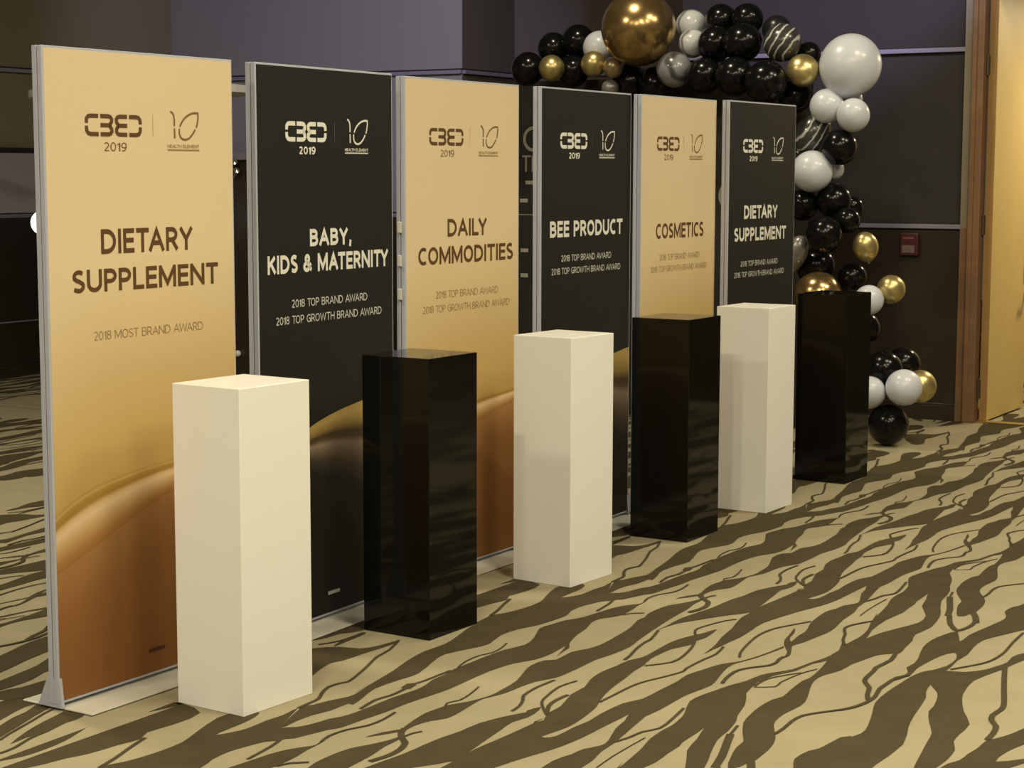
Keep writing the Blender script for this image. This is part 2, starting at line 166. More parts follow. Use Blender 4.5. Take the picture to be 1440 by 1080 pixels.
BINFO = {
 'b1': ('black', 'glossy black balloon at the far left end of the garland', (0.70, 0.30, 0.00)),
 'g1': ('gold', 'gold balloon right next to the end black balloon of the garland', (1.00, -0.20, 0.00)),
 'b2': ('black', 'black balloon just above the leftmost gold balloon', (1.25, 0.10, 0.00)),
 'b3': ('black', 'black balloon rising above the gap left of the half-hidden white balloon', (1.25, 0.10, 0.00)),
 'b4': ('black', 'dark black balloon between the leftmost two gold balloons', (1.10, 0.20, 0.00)),
 'w1': ('white', 'white balloon half hidden behind the huge bronze balloon', (1.25, 0.10, 0.00)),
 'g2': ('gold', 'gold balloon under the half-hidden white balloon', (1.10, 0.30, 0.00)),
 'g3': ('pearlgold', 'small pale gold balloon tucked under the huge bronze balloon', (1.00, -0.40, 0.00)),
 's1': ('silver', 'small silver balloon just above the BEE PRODUCT sign', (0.90, 0.10, 0.00)),
 'G1': ('bronze', 'huge bronze chrome balloon crowning the garland, the largest', (1.25, 0.10, 0.00)),
 'b5': ('black', 'black balloon below the huge bronze balloon, above the BEE PRODUCT sign', (1.00, 0.20, 0.00)),
 'b6': ('black', 'black balloon between the smoky grey balloon and the BEE PRODUCT sign', (1.00, -0.20, 0.00)),
 'm1': ('whitemarble', 'white marbled balloon standing up beside the huge bronze balloon', (1.25, 0.10, 0.00)),
 'm2': ('whitemarble', 'white balloon with grey bands just under the upright white marbled one', (1.20, 0.20, 0.00)),
 'm3': ('smoke', 'smoky grey balloon above the COSMETICS sign', (1.10, -0.40, 0.00)),
 'b7': ('black', 'black balloon on the garland top, beside the white marbled balloon', (1.25, 0.10, 0.00)),
 'b8': ('black', 'highest black balloon on the garland top, right of its black twin', (1.25, 0.10, 0.00)),
 'b9': ('black', 'black balloon between the white marbled balloon and the garland centre', (1.25, 0.10, 0.00)),
 'b10': ('black', 'large black balloon beside the black and white swirled balloon', (1.20, 0.60, 0.00)),
 'b11': ('black', 'black balloon right of the smoky grey balloon', (1.00, 0.40, 0.00)),
 'b12': ('black', 'large black balloon above the gap between COSMETICS and the last black sign', (1.20, 0.10, 0.00)),
 'b13': ('black', 'largest black balloon, directly above the last black sign board', (1.10, 0.20, 0.00)),
 'b14': ('dimblack', 'charcoal balloon peeking out behind the black and white swirled balloon', (1.25, 0.10, 0.00)),
 'm4': ('blackmarble', 'black balloon with white swirls above the gold balloon on the garland top', (1.10, 0.20, 0.00)),
 'b15': ('black', 'dark balloon between the swirled balloon and the large white balloon', (1.25, 0.10, 0.00)),
 'g4': ('gold', 'gold balloon left of the large white balloon', (1.10, 0.30, 0.00)),
 'b16': ('black', 'black balloon below the gold balloon beside the large white one', (1.10, -0.10, 0.00)),
 'W1': ('white', 'large white balloon at the garland corner', (0.0, 0.35, 0)),
 'w2': ('white', 'white balloon under the large white one, nearer the signs', (1.10, 0.40, 0.00)),
 'w3': ('white', 'white balloon under the large white one, nearer the wall', (1.00, -0.40, 0.00)),
 'w4': ('white', 'small white balloon squeezed just beneath the large white one', (0.80, 0.20, 0.00)),
 'm5': ('blackmarble', 'black and white swirled balloon beside the last black sign board', (0.5, 0.4, 0.9)),
 'b17': ('black', 'glossy black balloon under the two white balloons', (0.90, -0.50, 0.00)),
 'w5': ('white', 'white balloon below the swirled balloon beside the last sign', (1.20, 0.20, 0.00)),
 'w6': ('white', 'small white balloon peeking out from behind a larger white one', (0.80, -0.30, 0.00)),
 'b18': ('black', 'glossy black balloon directly below the small white peeking balloon', (1.10, -0.30, 0.00)),
 'b19': ('black', 'black balloon touching the edge of the last black sign', (1.10, 0.40, 0.00)),
 'b20': ('black', 'small black balloon on the wall side of the column, upper of two', (0.90, -0.60, 0.00)),
 'b21': ('black', 'small black balloon just above the gold balloon of the column', (1.00, -0.50, 0.00)),
 'b22': ('black', 'large glossy black balloon in the middle of the column', (1.20, 0.10, 0.00)),
 'g5': ('gold', 'upper gold balloon on the wall side of the column', (0.4, -0.3, 0)),
 's2': ('silver', 'dull silver balloon half hidden by the last black sign', (0.4, 0.3, 0)),
 'b23': ('black', 'black balloon above the bronze balloon of the column', (1.10, 0.10, 0.00)),
 'b24': ('black', 'black balloon between the two gold balloons of the column', (1.00, -0.40, 0.00)),
 'G2': ('bronze', 'bronze chrome balloon showing above the last black pedestal', (1.10, 0.20, 0.00)),
 'w7': ('white', 'white balloon at the top corner of the last black pedestal', (1.00, -0.20, 0.00)),
 'g6': ('gold', 'lower gold balloon on the wall side of the column', (1.10, -0.40, 0.00)),
 'b25': ('black', 'black balloon below the white one at the pedestal corner', (1.00, 0.20, 0.00)),
 'b26': ('black', 'glossy black balloon above the pair of low white balloons', (1.20, 0.10, 0.00)),
 'b27': ('black', 'black balloon nearest the baseboard, above the low gold balloon', (1.00, -0.50, 0.00)),
 'w8': ('white', 'low white balloon cut off by the last black pedestal', (1.10, 0.30, 0.00)),
 'w9': ('white', 'low white balloon in front of the low gold balloon', (1.10, -0.20, 0.00)),
 'g7': ('gold', 'lowest gold balloon, behind the low white one', (1.00, -0.60, 0.00)),
 'b28': ('black', 'black balloon resting on the carpet beside the last pedestal', (1.25, 0.10, 0.00)),
}

# ------------------------------------------------------------------ helpers
def s2l(v):
    v /= 255.0
    return v/12.92 if v <= 0.04045 else ((v + 0.055)/1.055)**2.4
def col(r, g, b, k=1.0, warm=(1.0, 1.0, 1.0)):
    return (s2l(r)*k/warm[0], s2l(g)*k/warm[1], s2l(b)*k/warm[2], 1)
def mat(name, color, rough=0.5, metal=0.0, coat=0.0, spec=0.5, noise=0.0, nscale=40.0, bump=0.0, emit=None, estr=1.0):
    m = bpy.data.materials.new(name); m.use_nodes = True
    nt = m.node_tree; b = nt.nodes['Principled BSDF']
    b.inputs['Base Color'].default_value = color if len(color) == 4 else (*color, 1)
    b.inputs['Roughness'].default_value = rough; b.inputs['Metallic'].default_value = metal
    b.inputs['Coat Weight'].default_value = coat; b.inputs['Coat Roughness'].default_value = 0.06
    b.inputs['Specular IOR Level'].default_value = spec
    if emit:
        b.inputs['Emission Color'].default_value = (*emit, 1); b.inputs['Emission Strength'].default_value = estr
    if noise or bump:
        tc = nt.nodes.new('ShaderNodeTexCoord'); n = nt.nodes.new('ShaderNodeTexNoise')
        n.inputs['Scale'].default_value = nscale; n.inputs['Detail'].default_value = 4
        nt.links.new(tc.outputs['Object'], n.inputs['Vector'])
        if noise:
            mr = nt.nodes.new('ShaderNodeMapRange'); mr.inputs[3].default_value = 1 - noise; mr.inputs[4].default_value = 1 + noise
            mx = nt.nodes.new('ShaderNodeMix'); mx.data_type = 'RGBA'; mx.blend_type = 'MULTIPLY'; mx.inputs[0].default_value = 1
            mx.inputs[6].default_value = b.inputs['Base Color'].default_value
            nt.links.new(n.outputs['Fac'], mr.inputs[0]); nt.links.new(mr.outputs[0], mx.inputs[7]); nt.links.new(mx.outputs[2], b.inputs['Base Color'])
        if bump:
            bp = nt.nodes.new('ShaderNodeBump'); bp.inputs['Strength'].default_value = bump; bp.inputs['Distance'].default_value = 0.01
            nt.links.new(n.outputs['Fac'], bp.inputs['Height']); nt.links.new(bp.outputs[0], b.inputs['Normal'])
    return m
def obj(name, bm, m, parent=None, smooth=False):
    me = bpy.data.meshes.new(name); bm.to_mesh(me); bm.free()
    for k in (m if isinstance(m, (list, tuple)) else [m]): me.materials.append(k)
    if smooth:
        for p in me.polygons: p.use_smooth = True
    o = bpy.data.objects.new(name, me); C.objects.link(o)
    if parent: o.parent = parent
    return o
def tag(o, label, cat, group=None):
    o['label'] = label; o['category'] = cat
    if group: o['group'] = group
    return o
def struct(o):
    o['kind'] = 'structure'; return o
def thing(name, label, cat, loc=(0, 0, 0), rz=0, group=None):
    o = bpy.data.objects.new(name, None); C.objects.link(o); o.empty_display_size = 0.1
    o.location = loc; o.rotation_euler = (0, 0, rz)
    return tag(o, label, cat, group)
def box(bm, x0, x1, y0, y1, z0, z1, bevel=0.0, mi=0):
    vs = [bm.verts.new((x, y, z)) for x in (x0, x1) for y in (y0, y1) for z in (z0, z1)]
    fs = [bm.faces.new([vs[i] for i in q]) for q in ((0,1,3,2), (4,6,7,5), (0,4,5,1), (2,3,7,6), (0,2,6,4), (1,5,7,3))]
    for f in fs: f.material_index = mi
    if bevel:
        es = list({e for f in fs for e in f.edges})
        bmesh.ops.bevel(bm, geom=es, offset=bevel, segments=2, affect='EDGES', profile=0.5)
    return vs
def bx(*a, **k):
    bm = bmesh.new(); box(bm, *a, **k); bmesh.ops.recalc_face_normals(bm, faces=bm.faces); return bm
def lathe(bm, prof, seg=32, axis_loc=(0, 0, 0)):
    rings = []
    for r, z in prof:
        if r < 1e-6: rings.append([bm.verts.new((axis_loc[0], axis_loc[1], axis_loc[2] + z))])
        else: rings.append([bm.verts.new((axis_loc[0] + r*math.cos(2*math.pi*i/seg), axis_loc[1] + r*math.sin(2*math.pi*i/seg), axis_loc[2] + z)) for i in range(seg)])
    for a, b in zip(rings, rings[1:]):
        for i in range(seg):
            j = (i + 1) % seg
            q = [a[i % len(a)], a[j % len(a)], b[j % len(b)], b[i % len(b)]]
            q = [v for k, v in enumerate(q) if v not in q[:k]]
            if len(q) > 2: bm.faces.new(q)
    bmesh.ops.recalc_face_normals(bm, faces=bm.faces)
def flat_strip(bm, pts, w, z=0.0, to=lambda p: (p[0], p[1], 0), close=False, taper=False):
    """a ribbon of width w along pts (2-D), mapped by to()"""
    P = [Vector(p[:2]) for p in pts]; n = len(P); L = []; R = []
    for i, p in enumerate(P):
        a = P[(i - 1) % n] if (i or close) else p; b = P[(i + 1) % n] if (i < n - 1 or close) else p
        t = (b - a); t = t.normalized() if t.length > 1e-9 else Vector((1, 0)); nn = Vector((-t.y, t.x))
        k = 1.0
        if i and i < n - 1 and not close:
            t1 = (p - a).normalized(); k = 1/max(0.5, abs(t.dot(t1)))
        h = w/2*k
        if taper: h *= 0.35 + 0.65*math.sin(math.pi*min(1, max(0, (i + 0.5)/n)))
        L.append(bm.verts.new(to(p + nn*h))); R.append(bm.verts.new(to(p - nn*h)))
    for i in range(n if close else n - 1):
        j = (i + 1) % n
        try: bm.faces.new([R[i], R[j], L[j], L[i]])
        except ValueError: pass

# ------------------------------------------------------------------ materials
K = 1.0
ALB = (1.10, 0.95, 0.655)
def pr(r, g, b, k=1.0): return col(r, g, b, k, ALB)
M = {}
M['carpet_light'] = mat('beige_carpet_pile', FLOOR_LIGHT, 0.95, spec=0.1, noise=0.12, nscale=7, bump=0.25)
M['carpet_dark'] = mat('taupe_carpet_pile', FLOOR_DARK, 0.95, spec=0.1, noise=0.2, nscale=9, bump=0.25)
M['silver'] = mat('brushed_silver_frame', (0.42, 0.44, 0.52), 0.42, metal=0.1)
M['groove'] = mat('dark_frame_groove', (0.10, 0.10, 0.10), 0.6)
M['plate'] = mat('pale_steel_plate', (0.62, 0.60, 0.52), 0.4, metal=0.15)
M['white_lacquer'] = mat('white_gloss_lacquer', (0.79, 0.775, 0.735), 0.42, spec=0.25)
M['black_lacquer'] = mat('black_gloss_lacquer', (0.005, 0.005, 0.004), 0.06, coat=0.0, spec=0.24)
M['brown_ink'] = mat('dark_brown_print_ink', pr(88, 54, 14), 0.6)
M['faint_ink'] = mat('faint_brown_print_ink', pr(150, 116, 62), 0.6)
M['pale_ink'] = mat('mid_brown_print_ink', pr(120, 86, 36), 0.6)
M['cream_ink'] = mat('cream_print_ink', pr(222, 208, 168), 0.6)
M['dim_ink'] = mat('greyish_cream_print_ink', pr(196, 184, 150), 0.6)
M['line_ink'] = mat('thin_divider_ink', pr(92, 84, 62), 0.6)
M['goldline_ink'] = mat('pale_divider_ink', pr(188, 158, 104), 0.6)
M['fabric'] = mat('grey_wall_fabric', (0.23, 0.22, 0.22), 0.9, noise=0.08, nscale=60, spec=0.2)
M['fabric_olive'] = mat('brown_wall_fabric', (0.19, 0.155, 0.10), 0.9, noise=0.1, nscale=60, spec=0.2)
M['fabric_shaded'] = mat('shade_darkened_wall_fabric', (0.11, 0.09, 0.082), 0.9, noise=0.08, nscale=60, spec=0.2)  # wall fabric of the recess, with its shade put into a darker base colour
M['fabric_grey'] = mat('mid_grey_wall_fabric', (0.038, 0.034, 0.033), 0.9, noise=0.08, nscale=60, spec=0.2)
M['wainscot'] = mat('dark_lacquered_wainscot', (0.028, 0.021, 0.015), 0.28, noise=0.15, nscale=4)
M['rail'] = mat('brushed_metal_rail', (0.20, 0.19, 0.25), 0.45)
M['rail_dark'] = mat('dark_joint', (0.015, 0.012, 0.01), 0.7)
M['trim_beige'] = mat('beige_trim', (0.20, 0.165, 0.11), 0.6)
M['jamb'] = mat('reddish_brown_wood', (0.19, 0.10, 0.048), 0.45, noise=0.25, nscale=12)
M['door'] = mat('yellow_maple_veneer', (0.62, 0.455, 0.165), 0.5, noise=0.08, nscale=5)
M['door_edge'] = mat('oak_door_edge', (0.30, 0.17, 0.05), 0.5, noise=0.12, nscale=10)
M['hinge'] = mat('dark_bronze_hinge', (0.10, 0.075, 0.05), 0.4, metal=0.6)
M['brass'] = mat('polished_brass', (0.7, 0.5, 0.2), 0.2, metal=0.9)
M['ceiling'] = mat('ceiling_paint', (0.12, 0.10, 0.08), 0.9)
M['lampface'] = mat('lamp_diffuser', (0.8, 0.8, 0.8), 0.5, emit=(1, 0.85, 0.6), estr=4)
M['black'] = mat('black_latex', (0.005, 0.005, 0.005), 0.19, spec=0.28)
M['dimblack'] = mat('charcoal_latex', (0.012, 0.013, 0.014), 0.3)
M['white'] = mat('white_latex', (0.58, 0.60, 0.67), 0.3, coat=0.1)
M['gold'] = mat('chrome_gold_latex', (0.60, 0.49, 0.22), 0.34, metal=0.85)
M['pearlgold'] = mat('pearl_gold_latex', (0.42, 0.32, 0.18), 0.35, metal=0.6)
M['bronze'] = mat('chrome_bronze_latex', (0.46, 0.31, 0.13), 0.22, metal=0.9)
M['silverb'] = mat('pearl_silver_latex', (0.28, 0.26, 0.25), 0.3, metal=0.5)
M['knot'] = M['black']
M['board'] = mat('black_backdrop_vinyl', (0.016, 0.013, 0.009), 0.55)
M['board_letter'] = mat('grey_white_vinyl_letters', (0.34, 0.32, 0.26), 0.6)
M['red'] = mat('dark_red_plastic', (0.055, 0.008, 0.010), 0.4)
M['label'] = mat('greyish_white_label', (0.13, 0.09, 0.085), 0.6)
M['white_cloth'] = mat('white_canopy_fabric', (0.86, 0.85, 0.82), 0.7)
M['chrome'] = mat('chrome', (0.7, 0.68, 0.62), 0.15, metal=0.95)
M['dark_wood'] = mat('dark_counter_wood', (0.03, 0.022, 0.014), 0.3)
M['globe'] = mat('lit_globe', (0.9, 0.9, 0.88), 0.4, emit=(1, 0.97, 0.9), estr=1.6)
M['clip'] = mat('white_plastic_clip', (0.6, 0.59, 0.54), 0.5)

def marble(name, a, b, scale, rot, width, dist):
    m = mat(name, a, 0.25, coat=0.3); nt = m.node_tree; bs = nt.nodes['Principled BSDF']
    tc = nt.nodes.new('ShaderNodeTexCoord'); mp = nt.nodes.new('ShaderNodeMapping'); mp.inputs['Rotation'].default_value = rot
    wv = nt.nodes.new('ShaderNodeTexWave'); wv.inputs['Scale'].default_value = scale; wv.inputs['Distortion'].default_value = dist
    wv.inputs['Detail'].default_value = 3; wv.inputs['Detail Scale'].default_value = 1.2
    cr = nt.nodes.new('ShaderNodeValToRGB'); e = cr.color_ramp.elements
    e[0].position = width; e[0].color = (*a, 1); e[1].position = min(1, width + 0.25); e[1].color = (*b, 1)
    nt.links.new(tc.outputs['Object'], mp.inputs[0]); nt.links.new(mp.outputs[0], wv.inputs[0]); nt.links.new(wv.outputs['Fac'], cr.inputs[0])
    nt.links.new(cr.outputs[0], bs.inputs['Base Color']); return m
M['whitemarble'] = marble('white_marbled_latex', (0.50, 0.51, 0.53), (0.17, 0.17, 0.17), 3.6, (0, 1.45, 0.2), 0.80, 4)
M['blackmarble'] = marble('black_marbled_latex', (0.045, 0.043, 0.04), (0.55, 0.54, 0.52), 6.5, (0, 0.1, 0.5), 0.80, 3.5)
M['smoke'] = marble('smoky_marbled_latex', (0.22, 0.215, 0.23), (0.05, 0.05, 0.05), 2.2, (0.4, 0.9, 0.2), 0.72, 6)

def print_material(name, black):
    """printed artwork: plain field above, a folded-silk swoosh low down, deep tone at the foot"""
    m = mat(name, (0.5, 0.5, 0.5), 0.6, coat=0.0, spec=0.2); nt = m.node_tree; N = nt.nodes.new; Lk = nt.links.new
    bs = nt.nodes['Principled BSDF']
    tc = N('ShaderNodeTexCoord'); sp = N('ShaderNodeSeparateXYZ'); Lk(tc.outputs['Object'], sp.inputs[0])
    def mth(op, a, b):
        n = N('ShaderNodeMath'); n.operation = op
        for i, v in enumerate((a, b)):
            if isinstance(v, (int, float)): n.inputs[i].default_value = v
            else: Lk(v, n.inputs[i])
        return n.outputs[0]
    sn = mth('DIVIDE', sp.outputs['X'], 0.84); z = sp.outputs['Z']
    def curve(pts):
        n = N('ShaderNodeFloatCurve'); c = n.mapping.curves[0]
        c.points[0].location = pts[0]; c.points[1].location = pts[-1]
        for p in pts[1:-1]: c.points.new(*p)
        n.mapping.update(); Lk(sn, n.inputs['Value']); return n.outputs[0]
    def ramp(fac, stops):
        n = N('ShaderNodeValToRGB'); e = n.color_ramp.elements
        while len(e) < len(stops): e.new(0.5)
        for q, (p, c) in zip(e, stops): q.position = p; q.color = c
        Lk(fac, n.inputs[0]); return n.outputs[0]
    if black:
        e1 = curve([(0, .60), (.15, .66), (.355, .727), (.53, .762), (.743, .788), (.90, .805), (1, .815)])
        e2 = curve([(0, .56), (.355, .556), (.74, .437), (.9, .35), (1, .32)])
    else:
        e1 = curve([(0, .60), (.158, .661), (.38, .695), (.61, .710), (.92, .722), (1, .726)])
        e2 = curve([(0, .417), (.187, .475), (.45, .561), (.61, .603), (.92, .655), (1, .667)])
    v = mth('DIVIDE', mth('SUBTRACT', z, e2), mth('SUBTRACT', e1, e2))
    up = mth('DIVIDE', mth('SUBTRACT', z, e1), 1.35)
    dn = mth('DIVIDE', mth('SUBTRACT', e2, z), 0.5)
    if black:
        bk = pr(31, 28, 21)
        band = ramp(v, [(0, bk), (.12, pr(46, 39, 27)), (.30, pr(74, 58, 37)), (.45, pr(118, 94, 64)), (.55, pr(144, 118, 84)), (.63, pr(90, 67, 39)), (.70, pr(74, 54, 27)), (.78, pr(138, 106, 46)), (.92, pr(174, 138, 66)), (1, pr(168, 134, 64))])
        top = ramp(up, [(0, pr(33, 29, 20)), (1, pr(31, 28, 22))]); bot = ramp(dn, [(0, bk), (1, pr(31, 28, 21))])
    else:
        band = ramp(v, [(0, pr(156, 102, 44)), (.16, pr(170, 118, 54)), (.40, pr(204, 158, 92)), (.58, pr(226, 186, 126)), (.68, pr(214, 170, 102)), (.76, pr(162, 118, 42)), (.87, pr(170, 128, 52)), (.91, pr(194, 152, 78)), (.95, pr(176, 134, 58)), (1, pr(190, 148, 74))])
        top = ramp(up, [(0, pr(188, 146, 72)), (.12, pr(196, 156, 84)), (.30, pr(208, 172, 108)), (.50, pr(218, 186, 126)), (1, pr(214, 182, 126))])
        bot = ramp(dn, [(0, pr(164, 113, 57)), (.28, pr(146, 94, 42)), (1, pr(126, 77, 30))])
    def mix(f, a, b):
        n = N('ShaderNodeMix'); n.data_type = 'RGBA'; n.clamp_factor = True
        Lk(f, n.inputs[0]); Lk(a, n.inputs[6]); Lk(b, n.inputs[7]); return n.outputs[2]
    c = mix(mth('GREATER_THAN', v, 0.0), bot, band)
    c = mix(mth('GREATER_THAN', v, 1.0), c, top)
    Lk(c, bs.inputs['Base Color']); return m
M['print_gold'] = print_material('gold_silk_print', False)
M['print_black'] = print_material('black_silk_print', True)

# ------------------------------------------------------------------ floor: carpet with woven zebra stripes, repeating along the room
O = Vector((0.088, 5.203)); U2 = Vector((UX.x, UX.y)); W2 = Vector((UX.y, -UX.x))
REP, WREP = 2.051, 2.78
def smooth(P, close):
    """Catmull-Rom, one extra point per span"""
    n = len(P); out = []
    for i in range(n if close else n - 1):
        a, b, c, d = (P[(i + k) % n] if close else P[min(n - 1, max(0, i + k))] for k in (-1, 0, 1, 2))
        out.append(b)
        if math.hypot(c[0]-b[0], c[1]-b[1]) > 0.03: out.append(tuple((9*(b[k] + c[k]) - a[k] - d[k])/16 for k in (0, 1)))
    if not close: out.append(P[-1])
    return out
def build_floor():
    bm = bmesh.new()
    vs = [bm.verts.new((x, y, 0)) for x, y in ((-14, -4), (14, -4), (14, 24), (-14, 24))]
    bm.faces.new(vs)
    tri = []
    for s in STRIPES:
        s = smooth(s, True); t = tessellate_polygon([[Vector((u, w, 0)) for u, w in s]])
        tri.append((s, t))
    veins = [(w*0.8, smooth(p, False)) for w, p in VEINS]
    for j in range(-4, 3):
        for i in range(-3, 8):
            du, dw = i*REP + (0.83*j if j else 0), j*WREP
            c = O + U2*(du) + W2*dw
            if abs(c.x) > 10 or c.y < 1 or c.y > 19: continue
            def to(p, z=0.0015): q = O + U2*(p[0] + du) + W2*(p[1] + dw); return (q.x, q.y, z)
            zi = 0.0008 + 0.0012*((i % 2)*2 + j % 2)/4
            for ns, (s, t) in enumerate(tri):
                vv = [bm.verts.new(to(p, zi + 0.00001*ns)) for p in s]
                for a in t:
                    try: f = bm.faces.new([vv[k] for k in a]); f.material_index = 1
                    except ValueError: pass
            n0 = len(bm.faces)
            for nv, (w, pts) in enumerate(veins):
                nb = len(bm.faces); flat_strip(bm, pts, w, to=lambda p: to(p, 0.0021 + 0.00001*nv + 0.0004*((i % 2)*2 + j % 2)))
                bm.faces.ensure_lookup_table()
                for k in range(nb, len(bm.faces)): bm.faces[k].material_index = 1
    for f in bm.faces:
        f.normal_update()
        if f.normal.z < 0: f.normal_flip()
    return struct(obj('floor', bm, [M['carpet_light'], M['carpet_dark']]))
build_floor()

# ------------------------------------------------------------------ walls
def frame_obj(o, p, rz): o.location = (p[0], p[1], 0); o.rotation_euler = (0, 0, rz); return o
RA = math.atan2(AX.y, AX.x); RU = math.atan2(UX.y, UX.x)
RAILS = (1.29, 2.44, 3.6)
def wall(name, p, q, depth, m_up, joints=RAILS, wains=True, side=1):
    """wall from p to q (seen from the right-hand side of p->q when side=1); slab, wainscot, rails and baseboard"""
    p = Vector(p).to_2d() if len(p) > 2 else Vector(p); q = Vector(q); d = q - p; L = d.length; rz = math.atan2(d.y, d.x)
    bm = bmesh.new(); box(bm, 0, L, 0, depth, 0, CEIL)
    if wains: box(bm, 0, L, -0.02, 0, 0, 1.26, mi=1)
    w = frame_obj(struct(obj(name, bm, [m_up, M['wainscot']])), p, rz)
    return w, L, rz
def rail(name, p, q, z, h=0.03, m='rail', dep=0.03):
    p, q = Vector(p), Vector(q); d = q - p
    bm = bmesh.new(); box(bm, 0, d.length, -dep, 0, z - h/2, z + h/2, bevel=0.004); box(bm, 0, d.length, -0.004, 0, z + h/2, z + h/2 + 0.014, mi=1)
    return frame_obj(struct(obj(name, bm, [M[m], M['rail_dark']])), p, math.atan2(d.y, d.x))
def base(name, p, q):
    p, q = Vector(p), Vector(q); d = q - p
    bm = bmesh.new(); box(bm, 0, d.length, -0.036, -0.02, 0, 0.10, bevel=0.004); box(bm, 0, d.length, -0.042, -0.02, 0.10, 0.115, bevel=0.003)
    return frame_obj(struct(obj(name, bm, M['wainscot'])), p, math.atan2(d.y, d.x))
LW0 = (-5.53, 12.2); LW1 = (-3.0, 16.42); B1 = (-0.402, 14.89); R0 = (0.017, 15.59); R1 = (2.03, 14.38); T0 = (1.197, 13.18); T1 = (2.951, 12.127)
tn = 0
for nm, a, b, fm in (('wall_left', LW0, LW1, 'fabric_olive'), ('wall_back', LW1, B1, 'fabric'), ('wall_return', B1, R0, 'fabric_shaded'),
                     ('wall_recess', R0, R1, 'fabric_shaded'), ('wall_right', T0, T1, 'fabric_grey')):
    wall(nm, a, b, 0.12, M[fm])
    tn += 1; rail('trim_%d' % tn, a, b, 1.285)
    tn += 1; rail('trim_%d' % tn, a, b, 2.435)
    base('baseboard_' + nm[5:], a, b)
tn += 1; rail('trim_%d' % tn, LW0, LW1, 1.80, h=0.03, m='rail_dark', dep=0.006)
tn += 1; rail('trim_%d' % tn, LW0, LW1, 0.44, h=0.012, dep=0.032)
bm = bx(0, 4.92, -0.006, 0.0, 1.31, 1.785); frame_obj(struct(obj('wall_left_panel', bm, mat('pale_grey_wall_fabric', (0.38, 0.36, 0.40), 0.9, noise=0.08, nscale=60, spec=0.2))), LW0, RU)
wall('wall_side', T0, tuple(Vector(T0) + Vector(UX.to_2d())*1.45), 0.0, M['fabric_shaded'])
# post beside the door: beige fabric-wrapped upper, brown below; then the wooden jamb
bm = bmesh.new(); box(bm, 0, 0.055, -0.03, 0.10, 1.28, CEIL); box(bm, 0, 0.055, -0.03, 0.10, 0, 1.28, mi=1)
frame_obj(struct(obj('trim_20', bm, [M['trim_beige'], M['jamb']])), T1, RA)
J0 = Vector(T1) + AX.to_2d()*0.057
d1 = struct(bpy.data.objects.new('door_1', None)); C.objects.link(d1); d1.location = (J0.x, J0.y, 0); d1.rotation_euler = (0, 0, RA)
bm = bmesh.new(); box(bm, 0, 0.075, -0.05, 0.06, 0, 2.9, bevel=0.006); box(bm, 0, 0.03, -0.062, -0.05, 0, 2.9, bevel=0.004)
obj('door_jamb', bm, M['jamb'], d1)
bm = bx(0.985, 1.06, -0.05, 0.06, 0, 2.9, bevel=0.006); obj('door_jamb', bm, M['jamb'], d1)
bm = bx(0.075, 0.985, -0.05, 0.06, 2.82, 2.9, bevel=0.006); obj('door_head', bm, M['jamb'], d1)
bm = bx(0.078, 0.982, -0.03, 0.05, 0.0, 0.012, bevel=0.003); obj('threshold', bm, M['brass'], d1)
bm = bmesh.new(); box(bm, 0.087, 0.140, 0.03, 0.89, 0.012, 2.8, bevel=0.002)
for f in bm.faces:
    if f.normal.y < -0.5: f.material_index = 1
leaf = obj('door_leaf', bm, [M['door'], M['door_edge']], d1)
for z in (0.22, 1.30, 2.33):
    bm = bmesh.new(); box(bm, 0.072, 0.094, 0.018, 0.030, z - 0.06, z + 0.06); lathe(bm, [(0, -0.065), (0.010, -0.065), (0.010, 0.065), (0, 0.065)], 12, (0.082, 0.014, z))
    obj('hinge', bm, M['hinge'], d1)
bm = bmesh.new(); box(bm, 0.140, 0.144, 0.80, 0.86, 0.88, 1.12); lathe(bm, [(0, 0), (0.014, 0), (0.014, 0.02), (0, 0.02)], 12, (0.15, 0.83, 0.79)); box(bm, 0.141, 0.19, 0.822, 0.838, 0.79, 0.81); box(bm, 0.18, 0.195, 0.72, 0.838, 0.79, 0.81)
obj('door_handle', bm, M['brass'], d1)
# wall above and beyond the door, corridor beyond
J1 = Vector(T1) + AX.to_2d()*1.118
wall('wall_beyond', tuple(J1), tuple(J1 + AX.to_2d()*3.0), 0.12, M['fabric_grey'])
bm = bx(0.0, 1.06, -0.03, 0.10, 2.9, CEIL); frame_obj(struct(obj('wall_header', bm, M['fabric_grey'])), J0, RA)
cw = Vector(T1) + UX.to_2d()*2.6 - AX.to_2d()*0.6
bm = bx(0, 5.0, 0, 0.1, 0, CEIL); frame_obj(struct(obj('wall_corridor', bm, mat('cream_corridor_paint', (0.62, 0.55, 0.42), 0.8))), cw, RA)
bm = bx(-14, 14, -4, 24, CEIL, CEIL + 0.1); struct(obj('ceiling', bm, M['ceiling']))
for (x, y), dm in zip(LAMPS, LAMP_D):
    r = dm/2
    t = thing('ceiling_downlight', 'round warm downlight in the hall ceiling', 'ceiling light', (x, y, CEIL), 0, 'downlights in the hall ceiling')
    bm = bmesh.new(); lathe(bm, [(r + .01, -0.045), (r + .04, -0.045), (r + .04, 0.0), (r + .01, 0.0), (r + .01, -0.045)], 32); obj('trim_ring', bm, M['silver'], t)
    bm = bmesh.new(); lathe(bm, [(0, -0.02), (r + .01, -0.02)], 32); obj('diffuser', bm, M['lampface'], t)

